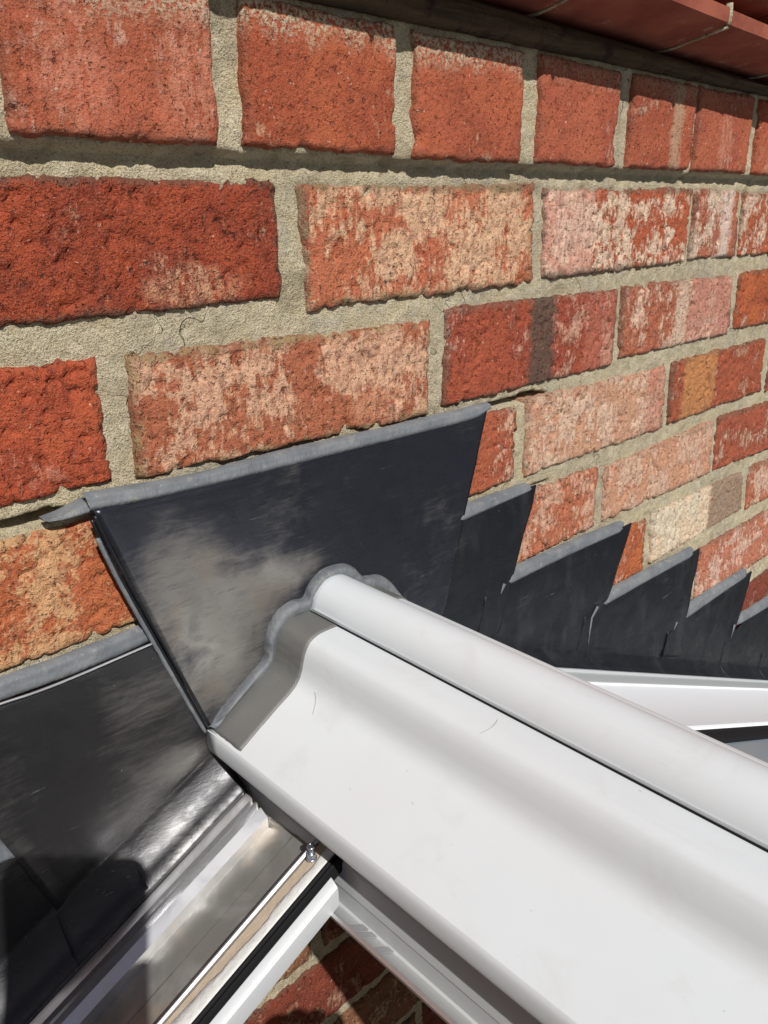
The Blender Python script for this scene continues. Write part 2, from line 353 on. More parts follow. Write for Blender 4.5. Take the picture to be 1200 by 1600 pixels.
ya = -.0095
def arow(pl, pr, zb, zt=.146):
    xl, xr = W(*pl, ya)[0], W(*pr, ya)[0]; return ((xl, zt), (xr, zt), (xr, zb), (xl, zb))
A = [(((-.262, .146), (-.160, .146), (-.160, .0815), (-.262, .0815)), dict(base=PINK, dark=RED, amt=-.1, lime=.5)),
     (arow((20, 205), (345, 216), .0815, .147), dict(base=(.47, .12, .075), dark=(.40, .10, .06), pale=(.56, .30, .24), amt=-.13, lime=.8, patches=[(-.02, -.002, .016, .03, (.56, .24, .19), .5), (.035, -.005, .016, .03, (.58, .26, .20), .5)])),
     (arow((390, 222), (622, 236), .0815, .147), dict(base=(.42, .10, .05), dark=(.37, .078, .042), pale=(.55, .33, .22), amt=-.16, lime=1.)),
     (arow((651, 244), (815, 250), .080), dict(base=(.42, .10, .055), dark=(.37, .085, .05), pale=(.55, .33, .24), amt=-.17, lime=1.)),
     (arow((842, 251), (962, 258), .081), dict(base=(.43, .11, .065), dark=(.40, .09, .06), pale=(.55, .36, .30), amt=-.16, lime=.4)),
     (arow((983, 260), (1078, 263), .081), dict(base=(.41, .10, .06), dark=(.38, .085, .05), pale=(.5, .36, .27), amt=-.15, lime=.4, bands=[(.012, .028, (.42, .27, .17), .8)])),
     (arow((1085, 265), (1166, 270), .081), dict(base=(.42, .11, .065), dark=(.40, .09, .06), pale=(.56, .38, .32), amt=-.14, lime=.2, patches=[(0, -.01, .016, .03, (.56, .26, .21), .6)])),
     (((W(1178, 272, ya)[0], .146), (W(1178, 272, ya)[0] + .103, .146), (W(1178, 272, ya)[0] + .103, .081), (W(1178, 272, ya)[0], .081)), dict(base=RED, dark=PINK, amt=-.06))]
n_ = 0
for k, (cs, kw) in enumerate(A):
    hx = (cs[1][0] - cs[0][0]) / 2
    kw = dict(kw, amt=kw.get('amt', -.15) - .10)
    make_brick(cs, bm_(k, hx=hx, **dict(dict(rough_tex=.6, grime=.25, yellow=0), **kw)), ya, seed=k * 7 + 3, rough=.35)
rowsB = [((-.228, .066), q(431, 277), q(442, 467), (-.228, .004)), (q(468, 290), q(837, 287), q(835, 442), q(487, 487)),
         (q(853, 295), q(1084, 292), q(1071, 411), q(851, 437)), (q(1089, 293), q(1157, 297), q(1150, 401), q(1078, 407)),
         (q(1164, 300), (.752, .064), (.752, .002), q(1156, 401))]
kwB = [dict(base=(.40, .070, .033), dark=(.30, .050, .028), pale=(.60, .33, .22), amt=-.21, rough_tex=1.15, grime=.7, patches=[(.052, -.021, .028, .012, (.66, .36, .25), .75), (-.06, -.012, .013, .012, (.22, .06, .05), .7)]),
       dict(base=(.50, .15, .09), dark=(.42, .10, .055), pale=(.74, .47, .32), amt=.10, yellow=.8, grime=.65, streak=.3, patches=[(-.01, -.005, .03, .03, (.44, .09, .05), .6), (.03, 0, .03, .03, (.74, .43, .30), .7)]),
       dict(base=(.45, .10, .05), dark=(.38, .08, .045), pale=(.82, .62, .50), amt=.07, grime=.7, streak=.3, bands=[(-.12, -.045, (.70, .42, .32), .65)]),
       dict(base=(.45, .14, .10), dark=(.40, .12, .08), pale=(.78, .60, .50), amt=.0, streak=.3, bands=[(.01, .03, (.72, .58, .48), .8)]),
       dict(base=(.46, .12, .06), dark=(.38, .09, .05), pale=(.80, .58, .48), amt=.0)]
rowsC = [((-.335, -.012), q(150, 557), q(178, 750), (-.335, -.080)), (q(200, 555), q(675, 502), q(672, 650), q(217, 750)),
         (q(698, 482), q(967, 452), q(959, 571), q(694, 637)), (q(976, 447), q(1147, 430), q(1141, 521), q(968, 562)),
         (q(1158, 427), (.79, -.008), (.79, -.073), q(1148, 517))]
kwC = [dict(base=(.47, .095, .045), dark=(.42, .07, .035), pale=(.58, .22, .15), amt=-.20, grime=.25),
       dict(base=(.42, .13, .08), dark=(.36, .10, .06), pale=(.72, .42, .30), amt=.07, yellow=.8, streak=.35, grime=.45, patches=[(.07, 0, .035, .03, (.70, .38, .27), .55)]),
       dict(base=(.39, .08, .045), dark=(.33, .06, .04), pale=(.66, .36, .28), amt=-.10, grime=.6, bands=[(-.012, .018, (.085, .055, .04), .92), (.06, .12, (.50, .18, .12), .4)]),
       dict(base=(.42, .12, .08), dark=(.45, .14, .09), pale=(.76, .52, .42), amt=-.01, bands=[(-.012, .012, (.62, .45, .33), .85), (.015, .12, (.60, .32, .25), .5)]),
       dict(base=ORG, dark=RED, amt=-.18)]
rowsD = [((-.220, -.0905), (-.006, -.0885), (-.006, -.152), (-.220, -.1545)), ((.006, -.087), q(811, 633), q(804, 752), (.006, -.150)),
         (q(824, 624), q(1042, 571), q(1037, 670), q(822, 745)), (q(1052, 566), q(1198, 528), q(1190, 612), q(1046, 664)),
         ((.683, -.088), (.898, -.088), (.898, -.153), (.683, -.153))]
kwD = [dict(base=(.50, .14, .065), dark=(.42, .10, .05), pale=(.70, .40, .22), amt=.03, streak=.9, grime=.15, yellow=.3),
       dict(base=(.44, .11, .06), dark=(.38, .09, .055), pale=(.72, .45, .34), amt=-.05),
       dict(base=(.60, .33, .26), dark=(.52, .22, .16), pale=(.72, .50, .40), amt=.08, bands=[(.075, .12, (.46, .13, .09), .5)], grime=.35),
       dict(base=(.42, .10, .055), dark=(.36, .08, .045), pale=(.6, .36, .26), amt=-.16, bands=[(-.085, -.015, (.52, .23, .08), .8)]),
       dict(base=RED, dark=DEEP, amt=-.1)]
rowsE = [((-.1075, -.165), (.1075, -.165), (.1075, -.226), (-.1075, -.226)), ((.1175, -.163), q(937, 728), q(929, 824), (.1175, -.228)), (q(947, 730), q(1117, 656), q(1110, 740), q(942, 817)),
         (q(1123, 652), (.785, -.168), (.785, -.232), q(1117, 736))]
kwE = [dict(), dict(base=(.48, .16, .10), dark=(.40, .11, .07), pale=(.68, .40, .30), amt=.03), dict(base=(.60, .31, .24), dark=(.55, .24, .18), pale=(.70, .46, .36), amt=.07, grime=.3),
       dict(base=(.43, .105, .065), dark=(.36, .08, .05), amt=-.16)]
F1r = q(1012, 811); F1b = q(1006, 892)
rowsF = [((.015, -.241), (.222, -.241), (.222, -.304), (.015, -.304)), ((.234, F1r[1] + .002), F1r, F1b, (.234, F1b[1] + .001)), (q(1020, 803), q(1162, 736), q(1159, 796), q(1018, 882)), (q(1171, 731), (.90, -.243), (.90, -.306), q(1167, 796))]
kwF = [dict(), dict(base=(.50, .14, .055), dark=(.40, .09, .045), pale=(.7, .42, .3), amt=-.12), dict(base=(.74, .56, .50), dark=(.66, .46, .40), pale=(.76, .64, .52), amt=.1, bands=[(.02, .12, (.22, .13, .08), .8)], grime=.3),
       dict(base=PINK, dark=RED, pale=CRM, amt=.02)]
G1r = q(1083, 868); G1b = q(1078, 946); G2l = q(1095, 858); G2b = q(1087, 944)
rowsG = [((G1r[0] - .215, G1r[1] + .002), G1r, G1b, (G1r[0] - .215, G1b[1] + .001)), (G2l, (G2l[0] + .215, G2l[1] - .002), (G2l[0] + .215, G2b[1] - .001), G2b)]
kwG = [dict(base=(.45, .15, .08), dark=(.38, .10, .06), pale=(.7, .45, .35), amt=0.), dict(base=(.52, .19, .14), dark=(.44, .12, .08), pale=(.74, .50, .42), amt=.02)]
idx = 20
ROWX = {}
for r, (rows, kws) in enumerate([(rowsB, kwB), (rowsC, kwC), (rowsD, kwD), (rowsE, kwE), (rowsF, kwF), (rowsG, kwG)]):
    ROWX[r] = (min(c[0][0] for c in rows), max(c[1][0] for c in rows))
    for cs, kw in zip(rows, kws):
        hx = (cs[1][0] - cs[0][0]) / 2; hz = (cs[0][1] - cs[3][1]) / 2
        make_brick(cs, bm_(idx, hx=hx, hz=hz, **kw), 0., seed=idx * 5 + 1, rough=1.1); idx += 1
# the rest of the wall: plain bricks sharing a few meshes
protos = []
G_MATS += [brick_mat('brick_rough_brown', (.26, .12, .07), (.20, .06, .035), (.50, .36, .22), amt=-.02, seed=3.3, streak=.8, grime=.3),
           brick_mat('brick_dark_red', (.24, .045, .028), (.17, .03, .02), (.45, .25, .17), amt=-.12, seed=7.7),  # naturally dark red rows, darkened further to deepen the shade under the ridge
           brick_mat('brick_deep_red', (.28, .055, .035), (.20, .04, .025), (.45, .26, .18), amt=-.16, seed=8.8)]
for k in range(9):
    o = make_brick(((-.1075, .0325), (.1075, .0325), (.1075, -.0325), (-.1075, -.0325)), G_MATS[k % 4 if k < 6 else k - 2], 0., res=.009 if k < 6 else .003, seed=200 + k, rough=.6 if k < 6 else 1.)
    protos.append(o)
used = [False] * 9
def plain(cx, cz, y=0., sx=1., low=False):
    k = random.choice([6, 7, 8, 6, 7]) if low else random.randrange(6); p = protos[k]
    if not used[k] and sx == 1.: o = p; used[k] = True
    else:
        o = p.copy(); scene.collection.objects.link(o)
    o.location = (cx, y, cz); o.scale = (sx, 1, 1)
    child(o); return o
nplain = 0
for r in range(0, 13):
    dz = -.029 if r >= 6 else -.004
    cz = .0325 - .075 * r + (dz if r > 1 else 0)
    x0, x1 = ROWX.get(r, (None, None))
    if x0 is None:
        off = -.9 + .004 + (0 if r % 2 else .1125) - .012; xs = [off + .225 * j for j in range(11) if -.95 < off + .225 * j < 1.42]
    else:
        xs = [x0 - .1175 - .225 * j for j in range(0, 3)] + [x1 + .1175 + .225 * j for j in range(0, 3)]
    for x in xs: plain(x, cz, 0., 1., r >= 6); nplain += 1
for j in range(5):
    plain(-.265 - .056 - .1125 * j, .1135, ya, .47)
    plain(A[-1][0][1][0] + .061 + .1125 * j, .1135, ya, .47)
for k in range(9):
    if not used[k]: bpy.data.objects.remove(protos[k])
# lower brickwork, out of the picture
V = []; F = []
for r in range(13, 34):
    for j in range(13):
        x = -1.05 + .225 * j + (.1125 if r % 2 else 0); z = .0325 - .008 - .075 * r
        a, b, c, d = x - .1075, x + .1075, z - .0325, z + .0325; n = len(V)
        V += [(a, 0, c), (b, 0, c), (b, 0, d), (a, 0, d), (a, .05, c), (b, .05, c), (b, .05, d), (a, .05, d)]
        F += [(n, n + 1, n + 2, n + 3), (n, n + 4, n + 5, n + 1), (n + 2, n + 1, n + 5, n + 6), (n + 3, n + 2, n + 6, n + 7), (n, n + 3, n + 7, n + 4)]
lo = child(mk('lower_brickwork', V, F, G_MATS[0], smooth=False)); lo['kind'] = 'stuff'

# mortar bed, one displaced sheet
x0, x1, z0, z1, st = -.34, .96, -.66, .152, .002
nx, nz = int((x1 - x0) / st) + 1, int((z1 - z0) / st) + 1
X, Z = np.meshgrid(np.linspace(x0, x1, nx), np.linspace(z0, z1, nz))
Y = .0034 + .0036 * fbm(X * 48, Z * 48, 3, 4) + .0022 * fbm(X * 260, Z * 260, 9, 3)
Y = Y + (ya + .0015) * sstep(.076, .0805, Z + .002 * fbm(X * 90, Z, 4, 2))
Y = Y - .0015 * sstep(.062, .067, Z) * sstep(.076, .070, Z)
def slot(ax, az, bx, bz, hw, dep, lens=.03):
    global Y
    tt = np.clip(((X - ax) * (bx - ax) + (Z - az) * (bz - az)) / ((bx - ax) ** 2 + (bz - az) ** 2), 0, 1)
    d = np.hypot(X - (ax + tt * (bx - ax)), Z - (az + tt * (bz - az))) + .0012 * fbm(X * 130, Z * 130, 33, 2)
    taper = np.minimum(1, np.minimum(tt + .25, (1 - tt) * 4 + .1))
    Y = Y + dep * sstep(hw * taper, hw * taper * .45, d)
a, b = q(-40, 838), q(118, 800); slot(*a, *b, .0045, .022)
a, b = q(752, 640), q(860, 613); slot(*a, *b, .0042, .022)
a, b = q(826, 765), q(862, 752); slot(*a, *b, .0022, .012)
V = np.stack([X, Y, Z], -1).reshape(-1, 3); F = gridf(nx, nz); V = V.tolist(); n = len(V)
for (a, b, c, d) in [(-1.02, x0, -2.55, .145), (x1, 1.52, -2.55, .145), (x0, x1, -2.55, z0)]:
    n = len(V); V += [(a, .003, c), (b, .003, c), (b, .003, d), (a, .003, d)]; F.append((n, n + 1, n + 2, n + 3))
mo = child(mk('mortar', V, F, MORTAR))
# solid core behind the joints
core = child(box('wall_core', (-1.02, .05, -2.55), (1.52, .26, .145), MORTAR, bevel=0))

# ------------------------------------------------------------------ timber plate and tile creasing on top
tl_ = thing('timber_plate', 'dark weathered timber board lying on the top header course', 'timber board', (0, -.01, .15))
def zj(x): return .168 - .022 * (x - .196)
rows = []
for x in np.linspace(-.6, 1.4, 160):
    zt = zj(x) - .0015; zb = .1475 - .002 * (x - .2); w1 = .0012 * float(fbm(np.array(x * 40.), np.array(1.), 5, 3)); w2 = .0015 * float(fbm(np.array(x * 60.), np.array(7.), 8, 3))
    rows.append([(x, .08, zb), (x, -.008 - w2, zb + .002), (x, -.0125 + w1, zb + .006), (x, -.0135 + w2, (zt + zb) / 2 + .002), (x, -.0118 + w1, zt - .003), (x, -.007, zt), (x, .08, zt)])
o = loft('board', rows, TIMB, None, sharp=50, caps=True); child(o, tl_)
def make_tile(xl, xr, zf_off, yfront, name='tile'):
    nx, ny = 14, 10; rows = []
    cx = (xl + xr) / 2
    V = []; F = []
    for top in (0, 1):
        for j in range(ny):
            yy = yfront + (.10 - yfront) * (j / (ny - 1)) ** 1.4
            for i in range(nx):
                x = xl + (xr - xl) * i / (nx - 1)
                frac = min(1, max(0, (yy + .012) / (yfront + .012)))
                zb = (zj(x) + .001) * (1 - frac) + (.1775 - .030 * (x - .27)) * frac
                if yy > -.012: zb = zj(x) + .001
                z = zb + zf_off + (.0125 if top else 0)
                e = .0008 * float(fbm(np.array(x * 50.), np.array(yy * 50. + top * 3), 7, 3))
                rr = .0015 if (j == 0) else 0
                V.append((x, yy + e * (1 if j == 0 else 0), z + e + (rr if not top else -rr) * (j == 0)))
    n = nx * ny
    F += gridf(nx, ny, 0, True) + gridf(nx, ny, n)
    for i in range(nx - 1): F.append((i, i + 1, n + i + 1, n + i)); k = (ny - 1) * nx + i; F.append((k + 1, k, n + k, n + k + 1))
    for j in range(ny - 1): k = j * nx; F.append((k + nx, k, n + k, n + k + nx)); k = j * nx + nx - 1; F.append((k, k + nx, n + k + nx, n + k))
    return mk(name, V, F, TILE, None, sharp=40)
for k, x in enumerate([-.463, -.298, -.133, .032, .197, .362, .527, .692, .857, 1.022]):
    lab = ['', 'clay tile over the left part of the wall, mostly above the picture', 'leftmost clay tile under the top edge above the nearest header bricks', 'clay tile above the timber board, second to the left of the pointed joint',
           'clay tile just left of the mortared joint at the upper right', 'clay tile just right of the mortared joint at the upper right', 'clay tile over the farthest header bricks at the right edge', '', '', ''][k]
    if not lab: continue
    th = thing('clay_tile', lab or 'red clay creasing tile outside the picture, number unseen', 'tile', (x + .0825, -.04, .19), 'clay tiles of the lower creasing course')
    child(make_tile(x + .002, x + .1635, random.uniform(-.0004, .0004), -.056 + random.uniform(-.001, .001), 'tile_body'), th)
jm = thing('creasing_mortar', 'buff pointing mortar in the joints between the projecting clay tiles', 'mortar', (0, -.03, .19))
for x in [-.298, -.133, .032, .197, .362, .527, .692, .857]:
    pts = []
    for yy in np.linspace(-.056, .02, 9):
        frac = min(1, max(0, (yy + .012) / (-.056 + .012))); zb = (zj(x) + .001) * (1 - frac) + (.1775 - .030 * (x - .27)) * frac
        pts.append((x + .0007 * random.uniform(-1, 1), yy, zb - .0002))
    child(tube('joint_fillet', pts, .0012, MORTAR, None, seg=8, wob=.6), jm)
    zb = .1775 - .030 * (x - .27)
    child(tube('joint_face', [(x, -.0555, zb + .001), (x + .0006, -.0558, zb + .007), (x, -.0552, zb + .0145)], [.0022, .002, .0026], MORTAR, None, seg=8, wob=.5), jm)
rows = [[(x, .1, zj(x) + .013 + .0135), (x, -.022, .187 - .027 * (x - .27)), (x, -.022, .200 - .027 * (x - .27)), (x, .1, zj(x) + .04)] for x in np.linspace(-.47, 1.19, 12)]
child(loft('mortar_bed', rows, MORTAR, None, sharp=40, caps=True), jm)
up = thing('upper_creasing', 'second projecting row of red clay tiles glimpsed in the top right corner', 'tiles', (0, -.04, .21))
for x in np.arange(-.46, 1.1, .165):
    child(make_tile(x + .0845, x + .2465, .0245, -.061, 'tile'), up)

# ------------------------------------------------------------------ lead flashing
T25 = math.tan(R_(25))
def zl(x, k=0.): return -.2094 - k + T25 * x                 # left roof plane
def zr(x, k=0.): return -.213 - k - T25 * x                  # right roof plane
def lead(name, label, tl, tr, ml, mr, fold, flange, yo, mat, group=None, seed=0, straight=None, res=.0035, lmark=None):
    """tl,tr top corners; ml,mr = dx per metre of drop of the side edges; fold(x) lower line"""
    th = thing(name, label, 'lead flashing', (tl[0], yo, tl[1]), group)
    def foot(p, mm):
        z = p[1] - .05
        for _ in range(60):
            x = p[0] + (p[1] - z) * mm; z = z + .6 * (fold(x) - z)
        return (p[0] + (p[1] - z) * mm, z)
    BL, BR = (foot(tl, ml), foot(tr, mr)) if straight is None else straight
    w = abs(tr[0] - tl[0]); h = max(abs(tl[1] - BL[1]), abs(tr[1] - BR[1])); nx, nz = max(int(w / res), 12), max(int(h / res), 10)
    rows = []
    for j in range(nz):
        v = j / (nz - 1); row = []
        for i in range(nx):
            u = i / (nx - 1)
            p = (1 - v) * ((1 - u) * np.array(tl) + u * np.array(tr)) + v * ((1 - u) * np.array(BL) + u * np.array(BR))
            row.append([p[0], 0, p[1], u, v])
        rows.append(row)
    A_ = np.array(rows); X, Z, U, Vv = A_[..., 0], A_[..., 2], A_[..., 3], A_[..., 4]
    wv = .0055 * fbm(X * 12, Z * 12, seed, 3) + .0016 * fbm(X * 40, Z * 40, seed + 4, 3)
    Y = yo - np.abs(wv) * sstep(0, .15, Vv) * sstep(1, .9, Vv) - .0012 * sstep(.06, .0, U)
    X = X + .0006 * fbm(X * 3, Z * 40, seed + 9, 2) * ((U < .01) | (U > .99))
    rws = [[(X[j, i], Y[j, i], Z[j, i]) for i in range(nx)] for j in range(nz)]
    for (dy, dk) in flange:
        last = [(X[-1, i], dy + .0012 * float(fbm(np.array(X[-1, i] * 30), np.array(dk * 60), seed + 2, 2)), Z[-1, i] - dk + .0018 * float(fbm(np.array(X[-1, i] * 22), np.array(dk * 40), seed + 3, 2))) for i in range(nx)]
        rws.append(last)
    o = loft('sheet', rws, mat, None, sharp=None, flip=True)
    solid(o, .0016, 1.); child(o, th)
    return th, BL, BR, rws
def bead(pts_top, pts_bot, y_in, y_out, parent, name='sealant_bead', seed=0, tail=True):
    """cushion of sealant between an upper and a lower line on the wall (photo pixels)"""
    n = 64
    def rs(P):
        P = [np.array(q(*p, y_in)) for p in P]
        P = smooth_path([np.array([p[0], p[1]]) for p in P], 10); s = np.concatenate([[0], np.cumsum([np.linalg.norm(P[i + 1] - P[i]) for i in range(len(P) - 1)])])
        tt = np.linspace(0, s[-1], n); P = np.array(P); return np.stack([np.interp(tt, s, P[:, 0]), np.interp(tt, s, P[:, 1])], -1)
    T, B = rs(pts_top), rs(pts_bot); rows = []
    for i in range(n):
        f = min(1, i / 5 + .15, (n - 1 - i) / 5 + .15); row = []
        sag = float(fbm(np.array(T[i, 0] * 45), np.array(1.), seed, 3))
        for k in range(9):
            a = k / 8; c = T[i] * (1 - a) + B[i] * a
            bul = math.sin(math.pi * a) ** .45 * (.75 + .35 * a)
            yy = y_in + .004 * (1 - min(1, bul * 2)) * (1 if k in (0, 8) else 0) + (y_out - y_in) * bul * f * (1 + .5 * sag) - .0007 * (abs(a - .62) < .1)
            row.append((c[0], yy, c[1] + .0016 * sag * (1 if k in (0, 8) else .4)))
        rows.append(row)
    o = loft(name, rows, SEAL, None, sharp=None); child(o, parent); return o

# right hand steps, farthest last
FL_R = [(-.0055, .003), (-.009, .009), (-.015, .0145), (-.0235, .0175)]
fr = lambda x: zr(x, -.0175)
steps = [('upper right black lead step just right of the ridge, tucked under the big sheet', (.10, -.157), q(824, 765), q(828, 766)),
         ('second black lead step right of the ridge, with a long sealed top', (.165, -.236), q(975, 823), None),
         ('third black lead step right of the ridge, above the white bar', (.315, -.309), q(1083, 862), None),
         ('fourth black lead step right of the ridge with smeared sealant', (.49, -.393), q(1166, 897), None),
         ('farthest black lead step at the right edge of the picture', (.66, -.468), (.86, -.466), None),
         ('black lead step past the right edge of the picture', (.80, -.545), (1.02, -.543), None)]
botpx = [(785, 915), (935, 945), (1060, 975), (1130, 1040), None, None]
rts = []
for k, (lab, tl, tr, _) in enumerate(steps):
    mr = -.36
    if k < 3:
        b = q(*botpx[k]); mr = (b[0] - tr[0]) / (tr[1] - b[1])
    th, BL, BR, rw = lead('lead_flashing', lab, (tl[0], tr[1] + .0055 if k < 4 else tl[1]), (tr[0] + .0012, tr[1] + .0055), -.25, mr, fr, FL_R, -.0063 + .0005 * k, LEAD_R, 'stepped lead flashings along the wall', seed=50 + k * 9)
    rts.append(th)
bead([(709, 797), (760, 778), (820, 757), (829, 758)], [(706, 822), (760, 797), (822, 769), (829, 764)], -.006, -.0096, rts[0], seed=2)
bead([(786, 897), (880, 853), (975, 814)], [(781, 920), (880, 871), (973, 829)], -.0055, -.0092, rts[1], seed=5)
bead([(940, 931), (1010, 892), (1083, 855)], [(931, 953), (1010, 908), (1083, 868)], -.005, -.0085, rts[2], seed=7)
bead([(1066, 951), (1120, 917), (1166, 889)], [(1054, 979), (1115, 935), (1166, 900)], -.0045, -.008, rts[3], seed=9)
bead([(1156, 962), (1200, 934), (1225, 918)], [(1148, 979), (1200, 948), (1225, 930)], -.004, -.0075, rts[4], seed=11)
# smears of sealant where the laps end
for k, pts in enumerate([[(788, 912), (783, 925), (778, 940)], [(934, 948), (925, 965), (921, 990), (919, 1010)], [(1058, 972), (1052, 986)], [(1148, 976), (1142, 998)]]):
    P = [(*[W(u, v, -.0085)[0]], -.0085, W(u, v, -.0085)[2]) for u, v in pts]
    child(tube('sealant_smear', P, [.0022] + [.0013] * (len(P) - 2) + [.0004], SEAL, None, squash=(1, .45), wob=.5), rts[min(k + 1, 4)])

# left hand steps
FL_L = [(-.0055, .002), (-.0075, .006), (-.0110, .0115), (-.0160, .0175), (-.0210, .0215), (-.0262, .0232), (-.0285, .0290)]
fl = lambda x: zl(x)
l3, *_ = lead('lead_flashing', 'lowest lead step at the left edge, its grey sealed tip showing', (-.40, -.252), (-.150, -.252), .31, .31, fl, FL_L, -.0042, LEAD_L, 'stepped lead flashings along the wall', seed=31)
l2, *_ = lead('lead_flashing', 'large dark lead sheet left of the ridge running down to the aluminium bar', (-.2285, -.166), (-.1000, -.166), .32, .30, fl, FL_L, -.0056, LEAD_L, 'stepped lead flashings along the wall', seed=36)
bead([(-60, 1090), (0, 1064), (110, 1024), (226, 979)], [(-60, 1126), (0, 1098), (130, 1050), (243, 1000)], -.0056, -.0070, l2, seed=14)
P = smooth_path([(p[0], -.0085, p[2]) for p in [W(-40, 1116, -.0085), W(0, 1100, -.0085), W(60, 1080, -.0085), W(130, 1052, -.0085), W(243, 1003, -.0085)]], 6)
child(tube('fold_edge', P, .0007, ALU, None, seg=8), l2)
bead([(-60, 1325), (-20, 1296), (4, 1306), (24, 1328)], [(-60, 1390), (-20, 1362), (4, 1346), (25, 1334)], -.0042, -.0085, l3, seed=17)
# the big sheet behind the ridge end
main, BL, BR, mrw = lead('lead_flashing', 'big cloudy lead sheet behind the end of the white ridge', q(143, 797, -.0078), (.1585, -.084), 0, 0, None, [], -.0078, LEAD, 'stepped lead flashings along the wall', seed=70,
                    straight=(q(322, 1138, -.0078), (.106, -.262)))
bead([(132, 774), (300, 742), (440, 706), (600, 670), (700, 645), (766, 630)], [(142, 802), (300, 766), (480, 722), (640, 682), (735, 657), (766, 640)], -.0078, -.0108, main, seed=20)
bead([(66, 811), (95, 800), (128, 783), (142, 778)], [(66, 814), (95, 813), (128, 806), (146, 802)], -.002, -.0055, main, name='sealant_tail', seed=22)
P = smooth_path([(p[0], -.0095, p[2]) for p in [W(150, 808, -.0095), W(300, 775, -.0095), W(480, 731, -.0095), W(640, 690, -.0095), W(732, 665, -.0095)]], 6)
child(tube('top_crease', P, .00045, LEAD, None, seg=6), main)
def edge_line(pa, off, y, r, mat, nm):
    P = smooth_path([(W(u + off[0], v + off[1], y)[0], y, W(u + off[0], v + off[1], y)[2]) for u, v in pa], 6)
    child(tube(nm, P, r, mat, None, seg=8), main)
EP = [(148, 806), (175, 862), (215, 935), (262, 1018), (300, 1085), (326, 1132)]
edge_line(EP, (0, 0), -.0105, .0011, LEAD_R, 'rolled_edge')
edge_line(EP[:], (-5, 6), -.0085, .0010, LEAD_R, 'lower_edge_gap')
edge_line([(155, 835), (190, 905), (245, 1002), (300, 1098), (324, 1138)], (-3, 6), -.0085, .00125, SEAL, 'edge_sealant')

# ------------------------------------------------------------------ ridge capping
ridge = thing('ridge_capping', 'white plastic conservatory ridge with rolled top running out from the wall', 'roof ridge', (.005, -.01, -.24))
Y0, YS, YE = -.0095, -.041, -2.2
prof = [(-.0845, -.2462), (-.0868, -.2462), (-.0884, -.2445), (-.0890, -.2400), (-.0889, -.2350), (-.0880, -.2320), (-.0862, -.2305), (-.0751, -.2238), (-.0620, -.2162), (-.0500, -.2093), (-.0455, -.2062),
        (-.0425, -.2025), (-.0405, -.1975), (-.0392, -.1925), (-.0373, -.1869), (-.0340, -.1822), (-.0290, -.1800), (-.0235, -.1794), (-.0150, -.1796), (.005, -.1800)]
pp = [tuple(p) for p in smooth_path([np.array(p) for p in prof], 4)]
ysl = [Y0, -.02, -.03, YS, -.06, -.1, -.16, -.25, -.4, -.7, -1.1, -1.6, YE]
def mirror(p): return (.010 - p[0], p[1])
for nm, P in (('wing_panel', pp), ('wing_panel', [mirror(p) for p in pp][::-1])):
    o = loft(nm, [[(x, y, z) for x, z in P] for y in ysl], UPVC, None, sharp=70, flip=True); solid(o, .0022, 1. if False else -1.); child(o, ridge)
# rolled top
rc = (.0052, -.1792); rr = .0175; Pc = []
for k in range(49):
    a = R_(198 - k * (216 / 48)); Pc.append((rc[0] + rr * math.cos(a), rc[1] + rr * math.sin(a)))
Pc = [(-.0105, -.1795 - .002), (-.0128, -.1790)] + Pc[1:-1] + [(.0232, -.1790), (.0209, -.1815)]
o = loft('ridge_roll', [[(x, y, z + .0012) for x, z in Pc] for y in ysl], UPVC, None, sharp=60, flip=True); solid(o, .002, -1.); child(o, ridge)
dk = loft('groove_shade', [[(x, y, z) for x, z in [(-.0135, -.1794), (-.0135, -.1785), (.0235, -.1785), (.0235, -.1794)]] for y in ysl], RUB, None, closed=True, caps=True); child(dk, ridge)  # black strip laid in the gap under the roll to paint its shade
# tape over both wings at the wall
def offs(P, d):
    out = []
    for i, p in enumerate(P):
        a, b = np.array(P[max(i - 1, 0)]), np.array(P[min(i + 1, len(P) - 1)]); t_ = b - a; t_ /= np.linalg.norm(t_) + 1e-9
        out.append((p[0] - t_[1] * d, p[1] + t_[0] * d))
    return out
tp = [p for p in pp if p[1] > -.2312 and p[0] < -.008]
for P, s in ((offs(tp, .0007), 0), ([mirror(p) for p in offs(tp, .0007)][::-1], 1)):
    rows = []
    for j, y in enumerate(np.linspace(-.0112, YS, 12)):
        rows.append([(x + .0002 * random.uniform(-1, 1), y + (.0010 * float(fbm(np.array(x * 60), np.array(z * 60), 3, 2)) if j == 11 else 0), z) for x, z in P])
    o = loft('flashing_tape', rows, TAPE, None, sharp=None, flip=True); solid(o, .0009, -1.); child(o, ridge)
# sealant fillet round the ridge end (outer line on the lead, inner line on the cap)
Rz = lambda L: [(300 + a / 2.4, 850 + b / 2.4) for a, b in L]
OUT = Rz([(62, 672), (90, 632), (150, 558), (210, 486), (262, 425), (266, 385), (270, 338), (298, 268), (330, 232), (368, 208), (408, 198), (424, 160), (445, 128), (475, 98), (505, 82), (560, 68), (600, 84), (624, 112), (650, 112), (690, 108), (735, 135), (765, 182), (790, 215)])
INN = Rz([(84, 692), (112, 660), (176, 590), (240, 515), (302, 450), (308, 420), (314, 368), (342, 312), (365, 280), (400, 252), (446, 240), (455, 205), (474, 175), (498, 150), (520, 134), (560, 126), (590, 134), (625, 152), (660, 162), (690, 168), (735, 185), (770, 208), (800, 228)])
def path3(L, y):
    return smooth_path([np.array([W(u, v, y)[0], y, W(u, v, y)[2]]) for u, v in L], 6)
o_, i_ = path3(OUT, -.0085), path3(INN, -.0165)
rows = []
